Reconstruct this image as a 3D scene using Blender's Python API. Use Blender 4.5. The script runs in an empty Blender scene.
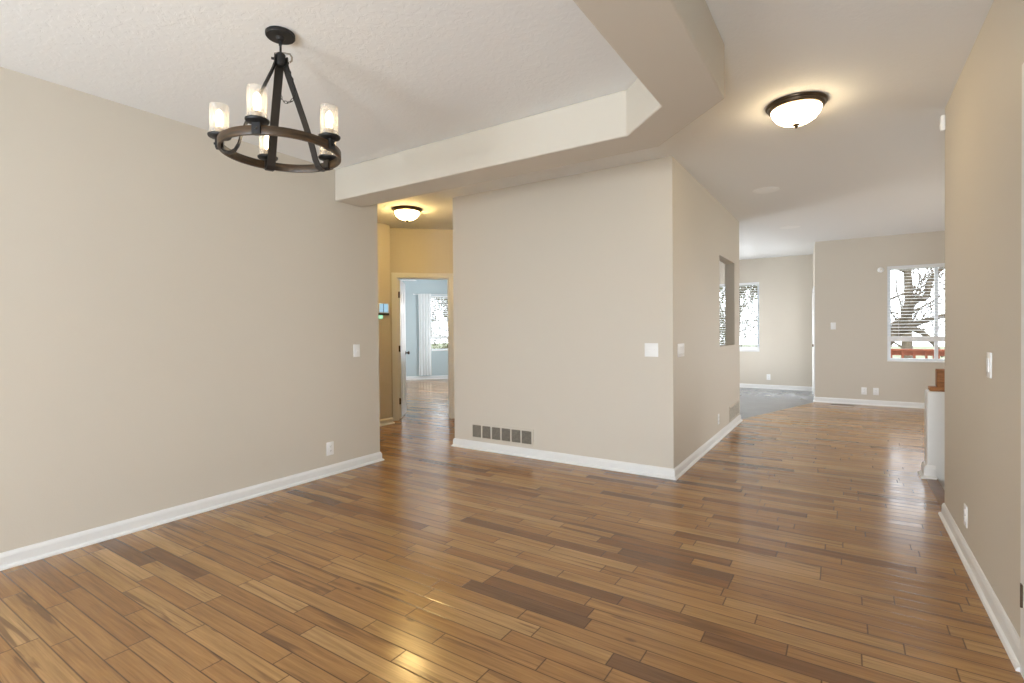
import bpy, bmesh, math, random
from mathutils import Vector, Matrix

# ------------------------------------------------------------------ camera, sky, light
SC = bpy.context.scene
COL = SC.collection
R = math.radians
CAM_H = 1.281
cam = bpy.data.cameras.new('camera')
cam.sensor_width = 36.0
cam.lens = 511.08 / 1024 * 36.0
cam.shift_y = -6.14 / 1024
cam.clip_start = 0.02
co = bpy.data.objects.new('camera', cam)
COL.objects.link(co)
co.matrix_world = (Matrix.Translation((0, 0, CAM_H)) @ Matrix.Rotation(.5791, 4, 'Z')
                   @ Matrix.Rotation(math.pi / 2 - .0109, 4, 'X') @ Matrix.Rotation(-.0083, 4, 'Z'))
SC.camera = co

SC.view_settings.view_transform = 'Standard'
SC.view_settings.look = 'None'
SC.view_settings.exposure = 0.0
SC.view_settings.gamma = 1.0
SC.view_settings.use_curve_mapping = False

world = bpy.data.worlds.new('sky')
SC.world = world
world.use_nodes = True
bg = world.node_tree.nodes['Background']
bg.inputs[0].default_value = (.88, .94, 1.0, 1)
bg.inputs[1].default_value = 6.0


def area(name, loc, rot, sx, sy, power, color=(1, 1, 1), portal=False, spread=180):
    l = bpy.data.lights.new(name, 'AREA')
    l.shape = 'RECTANGLE'
    l.size, l.size_y = sx, sy
    l.energy = power
    l.color = color
    l.spread = R(spread)
    if portal:
        l.cycles.is_portal = True
    o = bpy.data.objects.new(name, l)
    COL.objects.link(o)
    o.location = loc
    o.rotation_euler = rot
    return o


# added fill lights in unseen openings behind the camera, tilted up for ceiling bounce
area('dining_bounce_fill', (-2.25, -3.55, .95), (R(136), 0, 0), 2.0, 1.7, 220, (.82, .91, 1.0))
area('entry_bounce_fill', (.05, -3.5, .95), (R(134), 0, 0), .7, 1.6, 176, (.82, .91, 1.0))
# fill lights added at unseen side openings of the great room and kitchen
area('great_room_side_fill', (3.85, 6.9, 1.5), (R(90), 0, R(98)), 2.4, 1.5, 70, (1.0, .97, .91))
area('kitchen_side_fill', (-3.8, 9.6, 1.5), (R(90), 0, R(-90)), 2.0, 1.4, 110, (.95, .97, 1.0))
# each window_portal only tells the renderer where the sky comes in
area('window_portal', (1.25, 10.37, 1.48), (R(-90), 0, 0), 1.4, 1.54, 1, portal=True)
area('kitchen_door_daylight', (-.30, 10.93, 1.03), (R(90), 0, R(86)), .66, 1.6, 70, (.95, .97, 1.0))  # area light outside the kitchen door, added to boost its daylight
area('bedroom_fill', (*[.7071*(1.75-v) if i==0 else .7071*(1.75+v) for i,v in enumerate((11.2,11.2))], 1.5), (R(90), 0, R(135)), 1.8, 1.4, 95, (.93, .97, 1.0))  # fill light added inside the bedroom; this wall has no window
area('window_portal', (-2.07, 12.08, 1.5), (R(-90), 0, 0), 1.08, 1.48, 1, portal=True)


# ------------------------------------------------------------------ materials
def newmat(name):
    m = bpy.data.materials.new(name)
    m.use_nodes = True
    nt = m.node_tree
    return m, nt, nt.nodes['Principled BSDF']


def simple(name, col, rough=.5, metal=0., noise=0., nscale=20., bump=0., bscale=60., spec=None):
    m, nt, b = newmat(name)
    b.inputs['Base Color'].default_value = (*col, 1)
    b.inputs['Roughness'].default_value = rough
    b.inputs['Metallic'].default_value = metal
    if spec is not None:
        b.inputs['Specular IOR Level'].default_value = spec
    geo = nt.nodes.new('ShaderNodeTexCoord')
    if noise:
        n = nt.nodes.new('ShaderNodeTexNoise')
        n.inputs['Scale'].default_value = nscale
        n.inputs['Detail'].default_value = 4
        nt.links.new(geo.outputs['Object'], n.inputs['Vector'])
        mr = nt.nodes.new('ShaderNodeMapRange')
        mr.inputs['From Min'].default_value = .3
        mr.inputs['From Max'].default_value = .7
        mr.inputs['To Min'].default_value = 1 - noise
        mr.inputs['To Max'].default_value = 1 + noise
        nt.links.new(n.outputs['Fac'], mr.inputs['Value'])
        mx = nt.nodes.new('ShaderNodeVectorMath')
        mx.operation = 'SCALE'
        mx.inputs[0].default_value = col
        nt.links.new(mr.outputs[0], mx.inputs['Scale'])
        nt.links.new(mx.outputs[0], b.inputs['Base Color'])
    if bump:
        n = nt.nodes.new('ShaderNodeTexNoise')
        n.inputs['Scale'].default_value = bscale
        n.inputs['Detail'].default_value = 3
        nt.links.new(geo.outputs['Object'], n.inputs['Vector'])
        bp = nt.nodes.new('ShaderNodeBump')
        bp.inputs['Strength'].default_value = bump
        bp.inputs['Distance'].default_value = .003
        nt.links.new(n.outputs['Fac'], bp.inputs['Height'])
        nt.links.new(bp.outputs[0], b.inputs['Normal'])
    return m


def emit(name, col, strength, surface=(.8, .8, .8)):
    m, nt, b = newmat(name)
    b.inputs['Base Color'].default_value = (*surface, 1)
    b.inputs['Emission Color'].default_value = (*col, 1)
    b.inputs['Emission Strength'].default_value = strength
    return m


def glassmat(name, tint=(1, 1, 1), haze=0., gloss=1.0):
    m, nt, b = newmat(name)
    nt.nodes.remove(b)
    out = nt.nodes['Material Output']
    tr = nt.nodes.new('ShaderNodeBsdfTransparent')
    tr.inputs[0].default_value = (*tint, 1)
    gl = nt.nodes.new('ShaderNodeBsdfGlossy')
    gl.inputs['Roughness'].default_value = .03
    fr = nt.nodes.new('ShaderNodeFresnel')
    fr.inputs[0].default_value = 1.45
    mu = nt.nodes.new('ShaderNodeMath')
    mu.operation = 'MULTIPLY'
    mu.inputs[1].default_value = gloss
    nt.links.new(fr.outputs[0], mu.inputs[0])
    mx = nt.nodes.new('ShaderNodeMixShader')
    nt.links.new(mu.outputs[0], mx.inputs[0])
    nt.links.new(tr.outputs[0], mx.inputs[1])
    nt.links.new(gl.outputs[0], mx.inputs[2])
    last = mx
    if haze:
        tl = nt.nodes.new('ShaderNodeBsdfTranslucent')
        df = nt.nodes.new('ShaderNodeBsdfDiffuse')
        for q in (tl, df):
            q.inputs[0].default_value = (.95, .93, .9, 1)
        ma = nt.nodes.new('ShaderNodeMixShader')
        ma.inputs[0].default_value = .4
        nt.links.new(tl.outputs[0], ma.inputs[1])
        nt.links.new(df.outputs[0], ma.inputs[2])
        m2 = nt.nodes.new('ShaderNodeMixShader')
        m2.inputs[0].default_value = haze
        tc = nt.nodes.new('ShaderNodeTexCoord')
        vo = nt.nodes.new('ShaderNodeTexNoise')
        vo.inputs['Scale'].default_value = 120
        nt.links.new(tc.outputs['Object'], vo.inputs['Vector'])
        mr = nt.nodes.new('ShaderNodeMapRange')
        mr.inputs['From Min'].default_value = .35
        mr.inputs['From Max'].default_value = .7
        mr.inputs['To Min'].default_value = haze * .7
        mr.inputs['To Max'].default_value = haze * 1.5
        nt.links.new(vo.outputs['Fac'], mr.inputs['Value'])
        nt.links.new(mr.outputs[0], m2.inputs[0])
        nt.links.new(mx.outputs[0], m2.inputs[1])
        nt.links.new(ma.outputs[0], m2.inputs[2])
        last = m2
    nt.links.new(last.outputs[0], out.inputs['Surface'])
    return m


def sheer(name, col, opacity, transl):
    m, nt, b = newmat(name)
    nt.nodes.remove(b)
    out = nt.nodes['Material Output']
    tr = nt.nodes.new('ShaderNodeBsdfTransparent')
    tl = nt.nodes.new('ShaderNodeBsdfTranslucent')
    df = nt.nodes.new('ShaderNodeBsdfDiffuse')
    tl.inputs[0].default_value = (*col, 1)
    df.inputs[0].default_value = (*col, 1)
    a = nt.nodes.new('ShaderNodeMixShader')
    a.inputs[0].default_value = transl
    nt.links.new(df.outputs[0], a.inputs[1])
    nt.links.new(tl.outputs[0], a.inputs[2])
    c = nt.nodes.new('ShaderNodeMixShader')
    c.inputs[0].default_value = opacity
    nt.links.new(tr.outputs[0], c.inputs[1])
    nt.links.new(a.outputs[0], c.inputs[2])
    nt.links.new(c.outputs[0], out.inputs['Surface'])
    return m


def math_node(nt, op, a, b=None, c=None):
    n = nt.nodes.new('ShaderNodeMath')
    n.operation = op
    for i, v in enumerate((a, b, c)):
        if v is None:
            continue
        if isinstance(v, (int, float)):
            n.inputs[i].default_value = v
        else:
            nt.links.new(v, n.inputs[i])
    return n.outputs[0]


def wood_floor():
    m, nt, b = newmat('hickory_floor')
    L = nt.links.new
    geo = nt.nodes.new('ShaderNodeNewGeometry')
    sep = nt.nodes.new('ShaderNodeSeparateXYZ')
    L(geo.outputs['Position'], sep.inputs[0])
    X, Y = sep.outputs[0], sep.outputs[1]
    W = .0855
    yv = math_node(nt, 'DIVIDE', math_node(nt, 'ADD', Y, .072), W)
    row = math_node(nt, 'FLOOR', yv)
    fy = math_node(nt, 'FRACT', yv)
    ey = math_node(nt, 'MULTIPLY', math_node(nt, 'MINIMUM', fy, math_node(nt, 'SUBTRACT', 1., fy)), W)
    wn = nt.nodes.new('ShaderNodeTexWhiteNoise')
    wn.noise_dimensions = '1D'
    L(row, wn.inputs['W'])
    xv = math_node(nt, 'ADD', math_node(nt, 'DIVIDE', X, .62),
                   math_node(nt, 'ADD', math_node(nt, 'MULTIPLY', row, 23.77), math_node(nt, 'MULTIPLY', wn.outputs[0], 9.)))
    v1 = nt.nodes.new('ShaderNodeTexVoronoi')
    v1.voronoi_dimensions = '1D'
    v1.inputs['Scale'].default_value = 1
    L(xv, v1.inputs['W'])
    v2 = nt.nodes.new('ShaderNodeTexVoronoi')
    v2.voronoi_dimensions = '1D'
    v2.feature = 'DISTANCE_TO_EDGE'
    v2.inputs['Scale'].default_value = 1
    L(xv, v2.inputs['W'])
    ex = math_node(nt, 'MULTIPLY', v2.outputs['Distance'], .62)
    sc = nt.nodes.new('ShaderNodeSeparateColor')
    L(v1.outputs['Color'], sc.inputs[0])
    r1, r2, r3 = sc.outputs[0], sc.outputs[1], sc.outputs[2]
    ramp = nt.nodes.new('ShaderNodeValToRGB')
    e = ramp.color_ramp.elements
    e[0].position, e[0].color = 0., (.17, .086, .040, 1)
    e[1].position, e[1].color = 1., (.49, .29, .122, 1)
    for p, c in ((.06, (.24, .112, .043)), (.16, (.33, .168, .063)), (.6, (.38, .200, .075)), (.88, (.42, .234, .091))):
        q = e.new(p)
        q.color = (*c, 1)
    L(r1, ramp.inputs[0])
    # grain, drawn out along the board and different on each
    cv = nt.nodes.new('ShaderNodeCombineXYZ')
    L(math_node(nt, 'MULTIPLY', X, 2.2), cv.inputs[0])
    L(math_node(nt, 'MULTIPLY', Y, 42.), cv.inputs[1])
    L(math_node(nt, 'ADD', math_node(nt, 'MULTIPLY', r2, 80.), math_node(nt, 'MULTIPLY', row, 3.7)), cv.inputs[2])
    g = nt.nodes.new('ShaderNodeTexNoise')
    g.inputs['Scale'].default_value = 1
    g.inputs['Detail'].default_value = 6
    g.inputs['Roughness'].default_value = .6
    g.inputs['Distortion'].default_value = .6
    L(cv.outputs[0], g.inputs['Vector'])
    gm = nt.nodes.new('ShaderNodeMapRange')
    for k, v in (('From Min', .3), ('From Max', .7), ('To Min', .74), ('To Max', 1.20)):
        gm.inputs[k].default_value = v
    L(g.outputs['Fac'], gm.inputs['Value'])
    # dark heartwood streaks in some boards
    cv2 = nt.nodes.new('ShaderNodeCombineXYZ')
    L(math_node(nt, 'MULTIPLY', X, 1.15), cv2.inputs[0])
    L(math_node(nt, 'MULTIPLY', Y, 21.), cv2.inputs[1])
    L(math_node(nt, 'MULTIPLY', r3, 120.), cv2.inputs[2])
    g2 = nt.nodes.new('ShaderNodeTexNoise')
    g2.inputs['Scale'].default_value = 1
    g2.inputs['Detail'].default_value = 3
    g2.inputs['Distortion'].default_value = 1.1
    L(cv2.outputs[0], g2.inputs['Vector'])
    sm = nt.nodes.new('ShaderNodeMapRange')
    sm.interpolation_type = 'SMOOTHSTEP'
    for k, v in (('From Min', .555), ('From Max', .66), ('To Min', 0.), ('To Max', .70)):
        sm.inputs[k].default_value = v
    L(g2.outputs['Fac'], sm.inputs['Value'])
    # fine pores
    cv3 = nt.nodes.new('ShaderNodeCombineXYZ')
    L(math_node(nt, 'MULTIPLY', X, 5.), cv3.inputs[0])
    L(math_node(nt, 'MULTIPLY', Y, 170.), cv3.inputs[1])
    L(math_node(nt, 'MULTIPLY', r1, 60.), cv3.inputs[2])
    g3 = nt.nodes.new('ShaderNodeTexNoise')
    g3.inputs['Scale'].default_value = 1
    g3.inputs['Detail'].default_value = 3
    L(cv3.outputs[0], g3.inputs['Vector'])
    pm = nt.nodes.new('ShaderNodeMapRange')
    for k, v in (('From Min', .3), ('From Max', .7), ('To Min', .88), ('To Max', 1.09)):
        pm.inputs[k].default_value = v
    L(g3.outputs['Fac'], pm.inputs['Value'])
    # small dark knots
    cv4 = nt.nodes.new('ShaderNodeCombineXYZ')
    L(math_node(nt, 'MULTIPLY', X, 2.1), cv4.inputs[0])
    L(math_node(nt, 'MULTIPLY', Y, 4.6), cv4.inputs[1])
    kn = nt.nodes.new('ShaderNodeTexVoronoi')
    kn.inputs['Scale'].default_value = 1
    L(cv4.outputs[0], kn.inputs['Vector'])
    km = nt.nodes.new('ShaderNodeMapRange')
    km.interpolation_type = 'SMOOTHSTEP'
    for k, v in (('From Min', .02), ('From Max', .075), ('To Min', .75), ('To Max', 0.)):
        km.inputs[k].default_value = v
    L(kn.outputs['Distance'], km.inputs['Value'])
    mul = nt.nodes.new('ShaderNodeVectorMath')
    mul.operation = 'SCALE'
    L(ramp.outputs[0], mul.inputs[0])
    L(math_node(nt, 'MULTIPLY', gm.outputs[0], pm.outputs[0]), mul.inputs['Scale'])
    mx = nt.nodes.new('ShaderNodeMix')
    mx.data_type = 'RGBA'
    gate = nt.nodes.new('ShaderNodeMapRange')
    for k, v in (('From Min', .2), ('From Max', .6), ('To Min', .12), ('To Max', 1.)):
        gate.inputs[k].default_value = v
    L(r3, gate.inputs['Value'])
    L(math_node(nt, 'MAXIMUM', math_node(nt, 'MULTIPLY', sm.outputs[0], gate.outputs[0]), km.outputs[0]), mx.inputs['Factor'])
    L(mul.outputs[0], mx.inputs['A'])
    mx.inputs['B'].default_value = (.135, .068, .032, 1)
    # seams
    def seam(dist, width):
        s = nt.nodes.new('ShaderNodeMapRange')
        s.inputs['From Min'].default_value = 0.
        s.inputs['From Max'].default_value = width
        s.inputs['To Min'].default_value = .95
        s.inputs['To Max'].default_value = 0.
        L(dist, s.inputs['Value'])
        return s.outputs[0]
    sf = math_node(nt, 'MAXIMUM', seam(ey, .0040), seam(ex, .0042))
    mx2 = nt.nodes.new('ShaderNodeMix')
    mx2.data_type = 'RGBA'
    L(sf, mx2.inputs['Factor'])
    L(mx.outputs['Result'], mx2.inputs['A'])
    mx2.inputs['B'].default_value = (.05, .026, .014, 1)
    L(mx2.outputs['Result'], b.inputs['Base Color'])
    rm = nt.nodes.new('ShaderNodeMapRange')
    rm.inputs['To Min'].default_value = .15
    rm.inputs['To Max'].default_value = .24
    L(r2, rm.inputs['Value'])
    L(rm.outputs[0], b.inputs['Roughness'])
    bp = nt.nodes.new('ShaderNodeBump')
    bp.inputs['Strength'].default_value = .25
    bp.inputs['Distance'].default_value = .0015
    hh = math_node(nt, 'SUBTRACT', math_node(nt, 'MULTIPLY', g.outputs['Fac'], .12), sf)
    L(hh, bp.inputs['Height'])
    L(bp.outputs[0], b.inputs['Normal'])
    return m


def ceiling_mat():
    m, nt, b = newmat('knockdown_ceiling')
    b.inputs['Base Color'].default_value = (.835, .84, .835, 1)
    b.inputs['Roughness'].default_value = .8
    geo = nt.nodes.new('ShaderNodeNewGeometry')
    n = nt.nodes.new('ShaderNodeTexNoise')
    n.inputs['Scale'].default_value = 26
    n.inputs['Detail'].default_value = 4
    n.inputs['Distortion'].default_value = .8
    nt.links.new(geo.outputs['Position'], n.inputs['Vector'])
    mr = nt.nodes.new('ShaderNodeMapRange')
    mr.interpolation_type = 'SMOOTHSTEP'
    mr.inputs['From Min'].default_value = .47
    mr.inputs['From Max'].default_value = .58
    nt.links.new(n.outputs['Fac'], mr.inputs['Value'])
    bp = nt.nodes.new('ShaderNodeBump')
    bp.inputs['Strength'].default_value = .16
    bp.inputs['Distance'].default_value = .003
    nt.links.new(mr.outputs[0], bp.inputs['Height'])
    nt.links.new(bp.outputs[0], b.inputs['Normal'])
    return m


def bronze_brown(name, c1, c2, rough=.38):
    m, nt, b = newmat(name)
    tc = nt.nodes.new('ShaderNodeTexCoord')
    mp = nt.nodes.new('ShaderNodeMapping')
    mp.inputs['Scale'].default_value = (14, 14, 90)
    n = nt.nodes.new('ShaderNodeTexNoise')
    n.inputs['Scale'].default_value = 1
    n.inputs['Detail'].default_value = 5
    nt.links.new(tc.outputs['Object'], mp.inputs[0])
    nt.links.new(mp.outputs[0], n.inputs['Vector'])
    r = nt.nodes.new('ShaderNodeValToRGB')
    r.color_ramp.elements[0].position = .35
    r.color_ramp.elements[0].color = (*c1, 1)
    r.color_ramp.elements[1].position = .7
    r.color_ramp.elements[1].color = (*c2, 1)
    nt.links.new(n.outputs['Fac'], r.inputs[0])
    nt.links.new(r.outputs[0], b.inputs['Base Color'])
    b.inputs['Roughness'].default_value = rough
    return m


M = dict(
    wall=simple('beige_paint', (.634, .582, .500), .55, bump=.12, bscale=90, spec=.3),
    ceil=ceiling_mat(),
    trim=simple('white_trim_paint', (.80, .80, .79), .35),
    blue=simple('pale_blue_paint', (.50, .585, .615), .6, bump=.1, bscale=90),
    floor=wood_floor(),
    tile=simple('grey_vinyl', (.19, .20, .215), .25, noise=.05, nscale=5),
    black=simple('black_iron', (.018, .017, .017), .45, .3, bump=.1),
    bronze=simple('oiled_bronze', (.085, .060, .038), .32, .75, noise=.2),
    ringwood=bronze_brown('burnished_wood_finish', (.022, .013, .006), (.085, .045, .017)),
    strap=simple('charcoal_strap', (.035, .030, .027), .42, .35, bump=.08),
    socket=simple('tan_socket', (.42, .34, .25), .6),
    bulb=emit('lit_filament', (1., .76, .45), 13),
    seeded=glassmat('seeded_glass', haze=.11, gloss=.35),
    dome=emit('lit_frosted_dome', (1., .77, .46), 27, (.9, .88, .82)),
    hall_dome=emit('lit_frosted_dome_bright', (1., .69, .26), 62, (.9, .88, .82)),
    pane=glassmat('window_glass', gloss=.8),
    vinyl=simple('white_vinyl', (.80, .83, .86), .35),
    slat=simple('white_slats', (.84, .85, .86), .4),
    plate=simple('white_plastic', (.88, .88, .87), .35),
    ivory=simple('almond_plastic', (.70, .66, .58), .4),
    slot=simple('dark_slot', (.05, .05, .05), .6),
    gframe=simple('almond_metal', (.62, .57, .49), .45),
    gmesh=simple('dark_louvre_metal', (.34, .30, .245), .6, noise=.15, nscale=60),  # louvres in a darker brown than the frame
    gback=simple('duct_dark', (.13, .115, .095), .8),
    brass=simple('satin_nickel', (.35, .31, .26), .3, .9),
    oak=bronze_brown('stained_oak', (.22, .085, .022), (.42, .17, .048), .6),
    nosing=bronze_brown('hickory_nosing', (.17, .085, .04), (.27, .14, .065), .3),
    sheer=sheer('sheer_white', (.97, .97, .97), .92, .4),
    screen=emit('lit_screen', (.45, .78, 1.), .75, (.1, .1, .1)),
    screendark=simple('screen_line', (.02, .05, .08), .3),
    led=emit('green_led', (.25, 1., .62), .9),
    redwood=simple('red_stained_wood', (.22, .056, .022), .6, noise=.2, nscale=9),
    deckwood=simple('weathered_deck', (.18, .14, .11), .7, noise=.2, nscale=6),
    bark=simple('grey_bark', (.10, .078, .053), .9, noise=.35, nscale=7, bump=.6, bscale=18),
    leaf=simple('young_leaf', (.10, .10, .042), .7, noise=.3, nscale=3),
    lawn=simple('lawn_grass', (.10, .115, .055), .9, noise=.3, nscale=2.5),
    carpet=simple('stair_tread_wood', (.22, .12, .06), .4, noise=.15, nscale=8),
)


# ------------------------------------------------------------------ mesh helpers
class MB:
    def __init__(self):
        self.bm = bmesh.new()

    def box(self, x0, x1, y0, y1, z0, z1, rot=None):
        v = [self.bm.verts.new((x, y, z)) for z in (z0, z1) for y in (y0, y1) for x in (x0, x1)]
        for f in ((0, 2, 3, 1), (4, 5, 7, 6), (0, 1, 5, 4), (2, 6, 7, 3), (0, 4, 6, 2), (1, 3, 7, 5)):
            self.bm.faces.new([v[i] for i in f])
        if rot is not None:
            for q in v:
                q.co = rot @ q.co
        return self

    def prism(self, poly, z0, z1):
        b = [self.bm.verts.new((x, y, z0)) for x, y in poly]
        t = [self.bm.verts.new((x, y, z1)) for x, y in poly]
        self.bm.faces.new(b[::-1])
        self.bm.faces.new(t)
        n = len(poly)
        for i in range(n):
            j = (i + 1) % n
            self.bm.faces.new((b[i], b[j], t[j], t[i]))
        return self

    def lathe(self, prof, seg=32, c=(0, 0, 0), rot=None):
        rings = []
        for r, z in prof:
            if r < 1e-6:
                rings.append([self.bm.verts.new((c[0], c[1], c[2] + z))])
            else:
                rings.append([self.bm.verts.new((c[0] + r * math.cos(2 * math.pi * k / seg),
                                                 c[1] + r * math.sin(2 * math.pi * k / seg), c[2] + z)) for k in range(seg)])
        for a, b in zip(rings, rings[1:]):
            for k in range(seg):
                j = (k + 1) % seg
                if len(a) == 1 and len(b) == 1:
                    continue
                if len(a) == 1:
                    self.bm.faces.new((a[0], b[j], b[k]))
                elif len(b) == 1:
                    self.bm.faces.new((a[k], a[j], b[0]))
                else:
                    self.bm.faces.new((a[k], a[j], b[j], b[k]))
        if rot is not None:
            for rg in rings:
                for v in rg:
                    v.co = rot @ v.co
        return self

    def tube(self, pts, rad, seg=8, closed=False, cap=True):
        pts = [Vector(p) for p in pts]
        n = len(pts)
        rads = rad if isinstance(rad, (list, tuple)) else [rad] * n
        rings = []
        up = Vector((0, 0, 1))
        prev = None
        for i, p in enumerate(pts):
            if closed:
                t = pts[(i + 1) % n] - pts[i - 1]
            else:
                t = pts[min(i + 1, n - 1)] - pts[max(i - 1, 0)]
            t.normalize()
            if prev is None:
                a = t.cross(up if abs(t.z) < .95 else Vector((1, 0, 0))).normalized()
            else:
                a = (prev - t * prev.dot(t)).normalized()
            prev = a
            b = t.cross(a)
            rings.append([self.bm.verts.new(p + rads[i] * (math.cos(2 * math.pi * k / seg) * a + math.sin(2 * math.pi * k / seg) * b)) for k in range(seg)])
        for i in range(n if closed else n - 1):
            a, b = rings[i], rings[(i + 1) % n]
            for k in range(seg):
                j = (k + 1) % seg
                self.bm.faces.new((a[k], a[j], b[j], b[k]))
        if cap and not closed:
            self.bm.faces.new(rings[0][::-1])
            self.bm.faces.new(rings[-1])
        return self

    def sweep_rect(self, pts, normals, width_dir, w, t):
        """flat strap: rectangle width w along width_dir, thickness t along the given normals"""
        rings = []
        wd = Vector(width_dir)
        for p, nn in zip(pts, normals):
            p, nn = Vector(p), Vector(nn)
            rings.append([self.bm.verts.new(p + wd * sx * w / 2 + nn * sy * t / 2) for sx, sy in ((-1, -1), (1, -1), (1, 1), (-1, 1))])
        for a, b in zip(rings, rings[1:]):
            for k in range(4):
                j = (k + 1) % 4
                self.bm.faces.new((a[k], a[j], b[j], b[k]))
        self.bm.faces.new(rings[0][::-1])
        self.bm.faces.new(rings[-1])
        return self

    def bevel(self, w, seg=2, ang=30):
        self.bm.normal_update()
        es = [e for e in self.bm.edges if len(e.link_faces) == 2 and e.calc_face_angle(0) > R(ang)]
        bmesh.ops.bevel(self.bm, geom=es, offset=w, segments=seg, affect='EDGES', profile=.5, clamp_overlap=True)
        return self

    def build(self, name, mat, parent=None, smooth=False, loc=None, rotz=0):
        bmesh.ops.recalc_face_normals(self.bm, faces=self.bm.faces[:])
        me = bpy.data.meshes.new(name)
        self.bm.to_mesh(me)
        self.bm.free()
        me.materials.append(mat)
        if smooth:
            for p in me.polygons:
                p.use_smooth = True
            me.set_sharp_from_angle(angle=R(smooth if smooth is not True else 40))
        o = bpy.data.objects.new(name, me)
        COL.objects.link(o)
        if parent is not None:
            o.parent = parent
        if loc is not None:
            o.location = loc
            o.rotation_euler = (0, 0, rotz)
        return o


def thing(name, label, cat, loc=(0, 0, 0), rotz=0, group=None):
    o = bpy.data.objects.new(name, None)
    COL.objects.link(o)
    o.empty_display_size = .1
    o.location = loc
    o.rotation_euler = (0, 0, rotz)
    return tag(o, label, cat, group)


def tag(o, label, cat, group=None):
    o['label'] = label
    o['category'] = cat
    if group:
        o['group'] = group
    return o


def struct(o, label=None):
    o['kind'] = 'structure'
    if label:
        o['label'] = label
    return o


def dup(root, loc, rotz, label, group=None):
    r = root.copy()
    COL.objects.link(r)
    r.location = loc
    r.rotation_euler = (0, 0, rotz)
    r['label'] = label
    if group:
        r['group'] = group
    for ch in list(root.children):
        c = ch.copy()
        COL.objects.link(c)
        c.parent = r
        for g in list(ch.children):
            d = g.copy()
            COL.objects.link(d)
            d.parent = c
    return r


def wall(name, p0, p1, t, holes=(), z0=0., z1=2.739, mat='wall', label=None):
    """front face on the line p0-p1, thickness t towards the left of that direction"""
    p0, p1 = Vector(p0), Vector(p1)
    d = p1 - p0
    ln = d.length
    us = sorted({0., ln, *[h[0] for h in holes], *[h[1] for h in holes]})
    zs = sorted({z0, z1, *[h[2] for h in holes], *[h[3] for h in holes]})
    us = [u for u in us if 0 <= u <= ln]
    zs = [z for z in zs if z0 <= z <= z1]
    bm = bmesh.new()
    cache = {}

    def V(u, y, z):
        k = (round(u, 5), round(y, 5), round(z, 5))
        if k not in cache:
            cache[k] = bm.verts.new(k)
        return cache[k]

    def solid(i, j):
        if i < 0 or j < 0 or i >= len(us) - 1 or j >= len(zs) - 1:
            return False
        cu, cz = (us[i] + us[i + 1]) / 2, (zs[j] + zs[j + 1]) / 2
        return not any(h[0] < cu < h[1] and h[2] < cz < h[3] for h in holes)
    for i in range(len(us) - 1):
        for j in range(len(zs) - 1):
            if not solid(i, j):
                continue
            a, b, c, e = us[i], us[i + 1], zs[j], zs[j + 1]
            bm.faces.new((V(a, 0, c), V(b, 0, c), V(b, 0, e), V(a, 0, e)))
            bm.faces.new((V(a, t, c), V(a, t, e), V(b, t, e), V(b, t, c)))
            for (di, dj, q0, q1) in ((-1, 0, (a, c), (a, e)), (1, 0, (b, c), (b, e)), (0, -1, (a, c), (b, c)), (0, 1, (a, e), (b, e))):
                if not solid(i + di, j + dj):
                    bm.faces.new((V(q0[0], 0, q0[1]), V(q1[0], 0, q1[1]), V(q1[0], t, q1[1]), V(q0[0], t, q0[1])))
    mb = MB()
    mb.bm.free()
    mb.bm = bm
    o = mb.build(name, M[mat], loc=(p0.x, p0.y, 0), rotz=math.atan2(d.y, d.x))
    return struct(o, label)


BASE = [(0, 0), (.030, 0), (.030, .006), (.026, .014), (.017, .019), (.015, .021), (.014, .066), (.010, .078), (.006, .086), (0, .088)]


def baseboard(name, pts, mat='trim', prof=BASE, close_ends=True):
    """profile swept along pts, sticking out to the left of the travel direction"""
    pts = [Vector((p[0], p[1])) for p in pts]
    mb = MB()
    rings = []
    n = len(pts)
    for i, p in enumerate(pts):
        def nr(a, b):
            d = (b - a).normalized()
            return Vector((-d.y, d.x))
        if i == 0:
            m = nr(pts[0], pts[1])
        elif i == n - 1:
            m = nr(pts[-2], pts[-1])
        else:
            a, b = nr(pts[i - 1], p), nr(p, pts[i + 1])
            m = (a + b)
            m = m / m.length_squared * 2
        rings.append([mb.bm.verts.new((p.x + m.x * d, p.y + m.y * d, z)) for d, z in prof])
    k = len(prof)
    for a, b in zip(rings, rings[1:]):
        for i in range(k):
            j = (i + 1) % k
            mb.bm.faces.new((a[i], a[j], b[j], b[i]))
    mb.bm.faces.new(rings[0][::-1])
    mb.bm.faces.new(rings[-1])
    return struct(mb.build(name, M[mat]))


HC = 2.739
XL, XM, XR = -3.858, -1.229, .555
YM, YF, Y2, YL, YR = 4.375, 10.17, 11.877, 3.498, 4.471
XF = -.443
q = math.sqrt(.5)


def EC(e1, c):
    """point in the bedroom wing, which is turned 45 degrees: e1 along its walls, c away from the hall"""
    return (q * (e1 - c), q * (e1 + c))


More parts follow.
